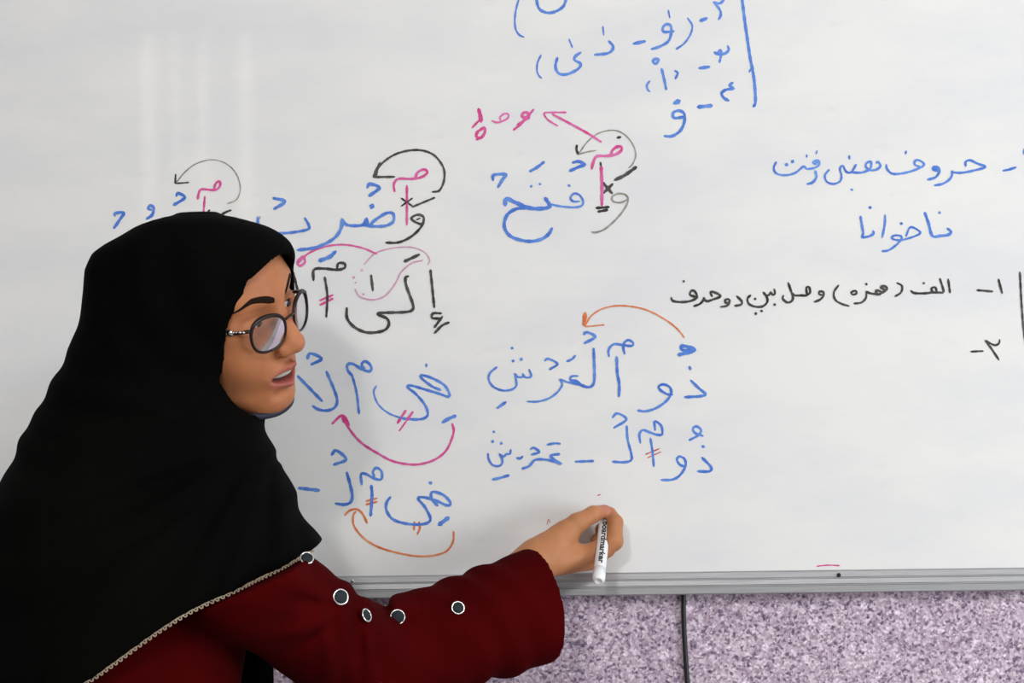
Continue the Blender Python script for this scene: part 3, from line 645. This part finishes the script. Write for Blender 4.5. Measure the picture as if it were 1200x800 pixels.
# left hand, hanging relaxed in front of the body below the frame
LWr = wp(322, 828, -0.20)
def lhand_sdf(P):
    d = cone(P, wp(290, 850, -0.22), LWr, 0.027, 0.022)
    d = smin(d, cone(P, LWr, wp(362, 836, -0.195), 0.022, 0.018), 0.012)
    d = smin(d, cone(P, LWr, wp(360, 850, -0.185), 0.022, 0.018), 0.012)
    d = smin(d, cone(P, wp(332, 820, -0.205), wp(352, 806, -0.215), 0.015, 0.011), 0.008)
    d = smin(d, cone(P, wp(352, 806, -0.215), wp(372, 808, -0.220), 0.011, 0.008), 0.004)
    for k in range(4):
        y0 = 830+k*12; q = 1-0.06*abs(k-1)
        a = wp(366, y0, -0.195); b = wp(366+34*q, y0+12, -0.205); c = wp(372+44*q, y0+34*q, -0.215)
        d = smin(d, cone(P, a, b, 0.0105, 0.0092), 0.003); d = smin(d, cone(P, b, c, 0.0092, 0.0072), 0.003)
    return d
h = 0.002
l1 = wp(270, 930, -0.22); h1 = wp(430, 780, -0.22); lo = (l1[0], -0.27, l1[2]); G = grid(lo, (h1[0], -0.14, h1[2]), h)
Vl, Ql = nets(lhand_sdf(G), lo, h)
# trunk, neck and arms under the clothes
SH_R = wp(283, 672, -0.50); EL_R = wp(425, 780, -0.28); CU_R = wp(640, 706.5, -0.105)
SH_L = wp(120, 640, -0.20); EL_L = wp(205, 900, -0.16)
NB = wp(195, 560, -0.37); CH = wp(132, 720, -0.36); HP = np.array([CH[0]-0.02, -0.36, 0.88])
def trunk_sdf(P):
    d = cone(P, H(-0.02, 0, -0.06), NB, 0.052, 0.055)
    d = smin(d, cone(P, NB, SH_R, 0.05, 0.045), 0.05); d = smin(d, cone(P, NB, SH_L, 0.05, 0.045), 0.05)
    d = smin(d, cone(P, CH, HP, 0.11, 0.12), 0.06)
    d = smin(d, cone(P, SH_R, EL_R, 0.045, 0.036), 0.02); d = smin(d, cone(P, EL_R, wp(560, 700, -0.13), 0.036, 0.030), 0.02)
    d = smin(d, cone(P, SH_L, EL_L, 0.045, 0.036), 0.02); d = smin(d, cone(P, EL_L, wp(290, 850, -0.22), 0.036, 0.027), 0.02)
    return np.maximum(d, scarf_parts(P)[0]+0.018)*1.0 if False else np.where(P[2] > HB[2]-0.05, np.maximum(d, np.minimum(scarf_parts(P)[0]+0.018, hemside(P)+0.01)), d)
h = 0.006
lo = (-0.62, -0.62, 0.72); G = grid(lo, (0.02, -0.02, 1.52), h)
Vt, Qt = nets(trunk_sdf(G), lo, h)
V = np.concatenate([Vhead, Vr, Vl, Vt]); o1 = len(Vhead); o2 = o1+len(Vr); o3 = o2+len(Vl)
Q = np.concatenate([Qh, Qr+o1, Ql+o2, Qt+o3])
body = np_mesh('body', V, Q, M_skin, person)
HANDC = np.array([0.47, 0.205, 0.092])
cols = np.ones((len(V), 4), np.float32); cols[:o1, :3] = np.clip(tone, 0, 1); cols[o1:, :3] = HANDC
TT = wp(706, 596, -0.04)
dd = np.linalg.norm(V[o1:o2]-TT, axis=1); w_ = np.exp(-(dd/0.013)**2)[:, None]
cols[o1:o2, :3] = HANDC*(1-w_)+np.array([0.52, 0.20, 0.15])*w_
ca = body.data.color_attributes.new('tone', 'FLOAT_COLOR', 'POINT'); ca.data.foreach_set('color', cols.ravel())

def local_mesh(name, pts, faces, mat, parent, smooth=True):
    return mesh_obj(name, [H(*p) for p in pts], faces, mat, parent, smooth)
def hball(name, c, r, mat, parent=None, seg=20):
    bm = bmesh.new(); bmesh.ops.create_uvsphere(bm, u_segments=seg, v_segments=seg//2+2, radius=1)
    rr = r if hasattr(r, '__len__') else (r, r, r)
    V = [H(c[0]+v.co.x*rr[0], c[1]+v.co.y*rr[1], c[2]+v.co.z*rr[2]) for v in bm.verts]
    bm.verts.index_update(); Fc = [tuple(v.index for v in f.verts) for f in bm.faces]; bm.free()
    return mesh_obj(name, V, Fc, mat, parent)
for s in (-1, 1):
    e = hball('eyeball', (0.0698, 0.030*s, -0.0052), 0.0135, M_eye, person)
    g_ = np.array([0.0698, 0.030*s, -0.0052])+0.0110*np.array([0.96, 0.25, -0.12])
    hball('iris', g_, (0.0040, 0.0060, 0.0060), M_iris, e)
    # eyebrow: tapering hairy ridge draped over the brow bone
    pts = []; Fc = []
    bv = BVHTree.FromPolygons([tuple(p) for p in Vh], [tuple(map(int, q)) for q in Qh]) if s == -1 else bv
    n = 26
    for i in range(n):
        t = i/(n-1); l = (0.011+0.045*t); u = 0.0165+0.0085*math.sin(min(t*1.25, 1.25)*math.pi*0.62)-0.006*max(0, t-0.62)/0.38
        wd = 0.0049*(1-0.75*t**1.6)*(0.65+0.35*min(1, t*6))
        for k in (-1, 0, 1):
            loc, nrm, _, _ = bv.ray_cast(Vector((0.2, l*s, u+k*wd)), Vector((-1, 0, 0)))
            if loc is None: loc = Vector((0.05, l*s, u)); nrm = Vector((1, 0, 0))
            q = loc+nrm*(0.0012 if k == 0 else 0.0001); pts.append(tuple(q))
    for i in range(n-1):
        for k in (0, 1): a = i*3+k; Fc.append((a, a+1, a+4, a+3))
    local_mesh('eyebrow', pts, Fc, M_hair, person)
    # upper lash line
    pts = [H(0.0700+0.0142*math.cos(a)*0.99, (0.030+0.0120*math.sin(a))*s, -0.0022+0.0012*math.cos(a)) for a in np.linspace(-1.0, 1.0, 12)]
    tube('eyelashes', pts, 0.0007, M_hair, person, 6)
# teeth and mouth cavity
pts = []; Fc = []
n = 22
for i in range(n):
    t = -1+2*i/(n-1); a = t*1.15; f = 0.0725+0.0210*math.cos(a); l = 0.021*math.sin(a)
    sc_ = 0.0004*abs(math.sin(i*math.pi/2.2))
    pts += [(f-0.001, l, -0.0665+MO), (f+0.0006+sc_, l, -0.0700+MO), (f, l, -0.0748+sc_+MO)]
for i in range(n-1):
    for k in (0, 1): a = i*3+k; Fc.append((a, a+3, a+4, a+1))
local_mesh('teeth', pts, Fc, M_teeth, person)
hball('tongue', (0.068, 0, -0.0800+MO), (0.017, 0.018, 0.0045), M_mouth, person)

# ---- glasses
gl_c = H(0.103, 0, -0.010)
glasses = empty('glasses', tuple(gl_c), 'dark brown rimmed glasses with silver hinges worn by the woman', 'glasses')
def lens_pt(s, a, k=1.0):
    w, hh = 0.0235, 0.0208
    ca_, sa_ = math.cos(a), math.sin(a)
    e = 0.86
    x = w*math.copysign(abs(ca_)**e, ca_)*k; y = hh*math.copysign(abs(sa_)**e, sa_)*k
    y += 0.0016*(x/w)*(1 if sa_ > 0 else 0)*sa_*1.5           # outer corner lifted
    x *= 1+0.06*sa_
    return (0.1015-0.30*(x+0.012), s*(0.0325+x), -0.0150+y)
for s in (-1, 1):
    ring = [H(*lens_pt(s, a)) for a in np.linspace(0, 2*math.pi, 56, endpoint=False)]
    rr = [0.0015+0.0010*max(0, math.sin(a))+0.0003*max(0, math.cos(a)) for a in np.linspace(0, 2*math.pi, 56, endpoint=False)]
    tube('rim', ring, rr, M_rim, glasses, 10, closed=True)
    V = [H(*np.add(lens_pt(s, 0, 0), (0.0022, 0, 0)))]; Fc = []
    m_, na = 6, 40
    for k in range(1, m_+1):
        for j in range(na):
            q = k/m_; p = lens_pt(s, 2*math.pi*j/na, q*0.99); V.append(H(p[0]+0.0022*(1-q*q), p[1], p[2]))
    for j in range(na):
        Fc.append((0, 1+j, 1+(j+1) % na))
        for k in range(1, m_): a = 1+(k-1)*na; Fc.append((a+j, a+na+j, a+na+(j+1) % na, a+(j+1) % na))
    mesh_obj('lens', V, Fc, M_lens, glasses)
    c0 = lens_pt(s, 0.45)
    T = [(c0[0], c0[1], c0[2]), (c0[0]-0.003, c0[1]+0.0045*s, c0[2]+0.001), (c0[0]-0.012, c0[1]+0.0065*s, c0[2]-0.001), (c0[0]-0.045, c0[1]+0.009*s, c0[2]-0.006), (c0[0]-0.090, c0[1]+0.010*s, c0[2]-0.008), (c0[0]-0.120, c0[1]+0.010*s, c0[2]-0.028)]
    tm = tube('temple', [H(*p) for p in T], [0.0018, 0.0022, 0.0020, 0.0018, 0.0016, 0.0014], M_rim, glasses, 8)
    for q, r in ((0.007, 0.0019), (0.0115, 0.0022), (0.016, 0.0019), (0.020, 0.0022), (0.0245, 0.0042), (0.0305, 0.0040), (0.036, 0.0026)):
        t_ = (q-0.003)/0.042
        hball('hinge_ornament', (c0[0]-q, c0[1]+(0.0052+0.003*t_)*s+0.0012*s, c0[2]+0.001-0.006*t_), (0.0030 if r < 0.003 else 0.0052, r*0.7, r), M_silver, tm, 10)
    # nose pads
    hball('nose_pad', (0.096, 0.0095*s, -0.014), (0.004, 0.0012, 0.005), M_lens, glasses, 10)
bp = [(lens_pt(-1, math.pi*0.88)), (0.1070, -0.004, -0.0050), (0.1080, 0, -0.0042), (0.1070, 0.004, -0.0050), (lens_pt(1, math.pi*0.88))]
tube('bridge', [H(*p) for p in bp], [0.0016, 0.0015, 0.0015, 0.0015, 0.0016], M_rim, glasses, 8)

# ---- headscarf
def scarf_sdf(P):
    d, tl = scarf_parts(P)
    sh = np.maximum(d, -(d+0.0105))
    # face opening, in the head frame
    Q = toH(P); F, L, U = Q
    top = 0.062; bot = -0.128
    cu = (top+bot)/2; hu = (top-bot)/2
    side = np.where(L < 0, 0.078, 0.062)
    n2 = (np.abs(L/side)**2.2+np.abs((U-cu)/hu)**2.2)**(1/2.2)
    Fc_ = np.interp(U, [-0.13, -0.106, -0.0675, -0.032, -0.011, 0.013, 0.0295, 0.046, 0.060], [0.044, 0.044, 0.049, 0.058, 0.064, 0.070, 0.077, 0.083, 0.086])
    opening = np.maximum((n2-1)*0.065, (Fc_-F))
    sh = smax(sh, -opening, 0.006)
    sh = np.maximum(sh, -hemside(P))
    return np.minimum(sh, tl)
h = 0.0036
lo = (-0.68, -0.60, 0.98); G = grid(lo, (-0.16, -0.13, 1.64), h)
Vs, Qs = nets(scarf_sdf(G), lo, h)
Vs = relax(Vs, Qs, 2, 0.5)
scarf = np_mesh('headscarf', Vs, Qs, M_scarf, person); scarf['label'] = 'plain black headscarf with beige lace edging'
bvs = BVHTree.FromPolygons([tuple(p) for p in Vs], [tuple(map(int, q)) for q in Qs])
CAM = Vector((0, CAMY, CAMZ))
def cast(bv, px, py):
    d = (Vector(W(px, py, 0))-CAM).normalized(); return bv.ray_cast(CAM, d)
# zigzag lace on the hem
def find_hem(x):
    y = 560+0
    last = None
    for py in np.arange(620, 835, 0.5):
        if py < 560: continue
        hit = cast(bvs, x, py)[0]
        ylim = 645+(371-x)*0.567
        if hit is not None and py < ylim+22 and py > ylim-30 and hit.y < -0.30: last = (py, hit)
    return last
hp = []
for x in np.arange(369, 40, -3.0):
    r = find_hem(x)
    if r is not None: hp.append(np.array(r[1]))
hp = np.array(hp)
if len(hp) > 8:
    k = np.ones(7)/7; sm = np.stack([np.convolve(np.pad(hp[:, i], 3, mode='edge'), k, 'valid') for i in range(3)], 1)
    seg = np.linalg.norm(np.diff(sm, axis=0), axis=1); s = np.concatenate([[0], np.cumsum(seg)])
    ss = np.arange(0, s[-1], 0.0016); base_ = np.stack([np.interp(ss, s, sm[:, i]) for i in range(3)], 1)
    out = np.array([0, -0.0015, 0])
    zz = [base_[i]+out+hn*(0.0014*(1 if (i//2) % 2 else -1)-0.0012) for i in range(len(base_))]
    lc = tube('lace_trim', zz, 0.0010, M_lace, scarf, 5); lc['label'] = 'zigzag beige lace edging'
    lc2 = tube('lace_cord', [b_+out+hn*0.0005 for b_ in base_], 0.0008, M_lace, scarf, 5)

# dark blue under-scarf strap below the chin
sp = []
for t in np.linspace(-1.15, 1.3, 26):
    sp.append(H(0.030+0.051*math.cos(t), 0.050*math.sin(t), -0.1265+0.014*(1-math.cos(t))))
st = tube('chin_strap', sp, 0.0040, node_mat('navy_cloth', (0.008, 0.011, 0.03), 0.7)[0], person, 10)
st['label'] = 'navy under-scarf band below the chin'

# ---- coat
def coat_sdf(P):
    X, Y, Z = P
    d = cone(P, NB, SH_R, 0.055, 0.062); d = smin(d, cone(P, NB, SH_L, 0.055, 0.060), 0.06)
    tr = ell(P, CH+np.array([0.0, 0, 0.03]), (0.150, 0.190, 0.22))
    wb = cone(P, CH, HP, 0.135, 0.150); sk = cone(P, HP, np.array([HP[0], HP[1], 0.52]), 0.165, 0.20)
    d = smin(smin(d, tr, 0.06), smin(wb, sk, 0.05), 0.06)
    ua = cone(P, SH_R, EL_R, 0.064, 0.064)
    fa = cone(P, EL_R, CU_R+(CU_R-EL_R)*0.5, 0.062, 0.0800)
    ax = (CU_R-EL_R)/np.linalg.norm(CU_R-EL_R)
    s = (X-CU_R[0])*ax[0]+(Y-CU_R[1])*ax[1]+(Z-CU_R[2])*ax[2]      # distance along the forearm, 0 at the cuff
    # bending folds: arcs fanning out from the crook
    KX = W(418, 700, -0.33)
    dx, dz = X-KX[0], Z-KX[2]; r = np.sqrt(dx*dx+dz*dz)+1e-6; th = np.arctan2(dx, -dz)
    env = np.exp(-(r/0.095)**2)*sstep(r, 0.005, 0.06)
    fold = env*(0.0055*np.sin(th*7.0+1.0+9*r)+0.003*np.sin(th*13+30*r))
    xx = dx-0.25*np.abs(dz)*0.6+1.6*dz*dz
    fold = fold+0.0042*np.exp(-(xx/0.034)**2)*np.exp(-((dz+0.02)/0.07)**2)*np.sin(xx*265+0.8+12*dz)
    fold = fold+0.0042*np.exp(-((s+0.115)/0.045)**2)*np.sin(s*105+(Z-KX[2])*45)
    fold = fold+0.0016*np.sin(X*46+Z*70+Y*30)*sstep(-s, 0.02, 0.08)
    arm = smin(ua, fa, 0.035)+fold
    d = smin(d, arm, 0.02)
    la = smin(cone(P, SH_L, EL_L, 0.058, 0.052), cone(P, EL_L, LWr+np.array([-0.035, 0, -0.02]), 0.052, 0.042), 0.02)
    d = smin(d, la, 0.03)
    # cuff: cut slightly bowed, hollow inside
    rad2 = (X-CU_R[0]-ax[0]*s)**2+(Y-CU_R[1]-ax[1]*s)**2+(Z-CU_R[2]-ax[2]*s)**2
    cut = s-(Z-CU_R[2])*0.07+0.004+rad2*0.6+np.maximum(CU_R[1]-Y, 0)*0.28
    reach = (s > -0.3) & (X > EL_R[0]+0.05)
    d = np.where(reach, np.maximum(d, cut), d)
    inner = np.maximum(arm+0.0085, -(s+0.14))
    inner = np.where(reach, inner, 1.0)
    d = np.maximum(d, -inner)
    # coat hem
    d = np.maximum(d, 0.60-Z)
    # stay under the scarf
    hdist, tl = scarf_parts(P)
    d = np.maximum(d, np.minimum(hdist+0.010, hemside(P)+0.004))
    d = np.maximum(d, -(tl-0.001))
    return d
h = 0.0042
lo = (-0.68, -0.62, 0.58); G = grid(lo, (0.08, 0.0, 1.36), h)
Vc, Qc = nets(coat_sdf(G), lo, h)
Vc = relax(Vc, Qc, 3, 0.45)
coat = np_mesh('coat', Vc, Qc, M_coat, person); coat['label'] = 'dark red coat with wide sleeves and snap buttons'
bvc = BVHTree.FromPolygons([tuple(p) for p in Vc], [tuple(map(int, q)) for q in Qc])
# snap buttons on the sleeve
def snap(px, py, r, tiltn=None):
    loc, nrm, _, _ = cast(bvc, px, py)
    if loc is None: return
    if nrm.dot(CAM-loc) < 0: nrm = -nrm
    view = (CAM-loc).normalized()
    nrm = Vector(tiltn).normalized() if tiltn else (nrm*0.5+view*0.7).normalized()
    q = nrm.to_track_quat('Z', 'Y'); Rm = q.to_matrix(); c = loc+nrm*0.0042
    ring = [c+Rm @ Vector((math.cos(a)*r, math.sin(a)*r, 0)) for a in np.linspace(0, 2*math.pi, 28, endpoint=False)]
    sn = tube('snap_button', ring, 0.0011, M_silver, coat, 8, closed=True)
    sn['label'] = 'silver ringed snap button'
    V = [c+nrm*0.0014]; Fc = []
    for k, (rr, hh) in enumerate(((0.5, 0.0013), (0.85, 0.0008), (1.0, -0.001))):
        for a in np.linspace(0, 2*math.pi, 24, endpoint=False): V.append(c+Rm @ Vector((math.cos(a)*r*rr, math.sin(a)*r*rr, hh)))
    for j in range(24):
        Fc.append((0, 1+j, 1+(j+1) % 24))
        for k in (0, 1): a = 1+24*k; Fc.append((a+j, a+24+j, a+24+(j+1) % 24, a+(j+1) % 24))
    o = mesh_obj('snap_centre', V, Fc, M_snap, sn)
snap(398, 700, 0.0084); snap(466, 723, 0.0084, (0.0, -1.0, 0.15)); snap(536, 713, 0.0074)
snap(426.5, 722, 0.0072, (0.75, -0.5, 0.35)); snap(359, 656, 0.0072)

# trousers and shoes (below the frame)
for s, nm in ((-1, 'right'), (1, 'left')):
    hx = HP[0]+0.02; hy = HP[1]+0.085*s
    T = [(hx, hy, 0.80), (hx+0.01, hy, 0.60), (hx+0.02, hy, 0.47), (hx, hy, 0.25), (hx-0.01, hy, 0.08)]
    tube('trouser_leg', T, [0.082, 0.075, 0.062, 0.060, 0.058], M_trouser, person, 20)
    lo = (hx-0.12, hy-0.07, -0.01); G = grid(lo, (hx+0.22, hy+0.07, 0.13), 0.006)
    d = smin(cone(G, (hx-0.03, hy, 0.045), (hx+0.13, hy, 0.028), 0.040, 0.030), cone(G, (hx-0.02, hy, 0.05), (hx-0.01, hy, 0.10), 0.038, 0.040), 0.03)
    d = np.maximum(d, 0.002-G[2])
    v_, q_ = nets(d, lo, 0.006); np_mesh('shoe', v_, q_, M_shoe, person)

# ------------------------------------------------------------------ the marker
ax = (MR-MT); LEN = np.linalg.norm(ax); ax = ax/LEN
vw = np.array(CAM)-MR; nf = vw-ax*np.dot(vw, ax); nf /= np.linalg.norm(nf)
rt = np.cross(ax, nf); rt = rt if rt[0] > 0 else -rt
marker = empty('marker', tuple(MR), 'white board marker with black lettering held between thumb and finger', 'marker')
def lathe(name, prof, mat, seg=28):
    V = []; Fc = []; n = len(prof)
    for (t, r) in prof:
        for k in range(seg):
            a = 2*math.pi*k/seg; V.append(MT+ax*t+(nf*math.cos(a)+rt*math.sin(a))*r)
    for i in range(n-1):
        for k in range(seg): Fc.append((i*seg+k, i*seg+(k+1) % seg, (i+1)*seg+(k+1) % seg, (i+1)*seg+k))
    Fc += [tuple(range(seg)), tuple(range((n-1)*seg, n*seg))]
    o = mesh_obj(name, V, Fc, mat, marker)
    bm = bmesh.new(); bm.from_mesh(o.data); bmesh.ops.recalc_face_normals(bm, faces=bm.faces); bm.to_mesh(o.data); bm.free()
    return o
E = LEN
lathe('barrel', [(0.014, 0.0035), (0.016, 0.0050), (0.024, 0.0058), (0.030, 0.0060), (0.034, 0.0074), (0.038, 0.0077), (E-0.022, 0.0078), (E-0.0215, 0.0072)], M_plastic)
lathe('end_plug', [(E-0.022, 0.0070), (E-0.0215, 0.0081), (E-0.006, 0.0083), (E-0.003, 0.0080), (E-0.0008, 0.0068), (E, 0.0056), (E+0.0003, 0.0046), (E-0.0005, 0.0040), (E-0.0005, 0.0005)], M_cap)
lathe('nib', [(0.004, 0.0010), (0.0045, 0.0018), (0.008, 0.0022), (0.015, 0.0024)], M_felt)
tc = bpy.data.curves.new('lettering', 'FONT'); tc.body = 'boardmarker'; tc.size = 0.0150; tc.resolution_u = 3
tc.offset = 0.0005
to = bpy.data.objects.new('lettering_source', tc); C.objects.link(to)
dg = bpy.context.evaluated_depsgraph_get(); tm = bpy.data.meshes.new_from_object(to.evaluated_get(dg))
bm = bmesh.new(); bm.from_mesh(tm); bmesh.ops.triangulate(bm, faces=bm.faces)
bmesh.ops.subdivide_edges(bm, edges=[e for e in bm.edges if e.calc_length() > 0.0015], cuts=2)
xsT = [v.co.x for v in bm.verts]; ysT = [v.co.y for v in bm.verts]; x0_, x1_ = min(xsT), max(xsT); ym = 0.0046
T0, T1_ = 0.042, E-0.0255
for v in bm.verts:
    t = T0+(v.co.x-x0_)/(x1_-x0_)*(T1_-T0); a = (v.co.y-ym)/0.0105*0.95+0.05
    v.co = Vector(MT+ax*t+(nf*math.cos(a)+rt*math.sin(a))*0.00800)
bmesh.ops.triangulate(bm, faces=bm.faces)
me = bpy.data.meshes.new('lettering'); bm.to_mesh(me); bm.free(); me.materials.append(M_print)
lt = bpy.data.objects.new('lettering', me); C.objects.link(lt); lt.parent = marker; lt.matrix_parent_inverse = Matrix.Translation(-Vector(marker.location))
lt['label'] = 'black printed lettering along the barrel'
bpy.data.objects.remove(to); bpy.data.curves.remove(tc)
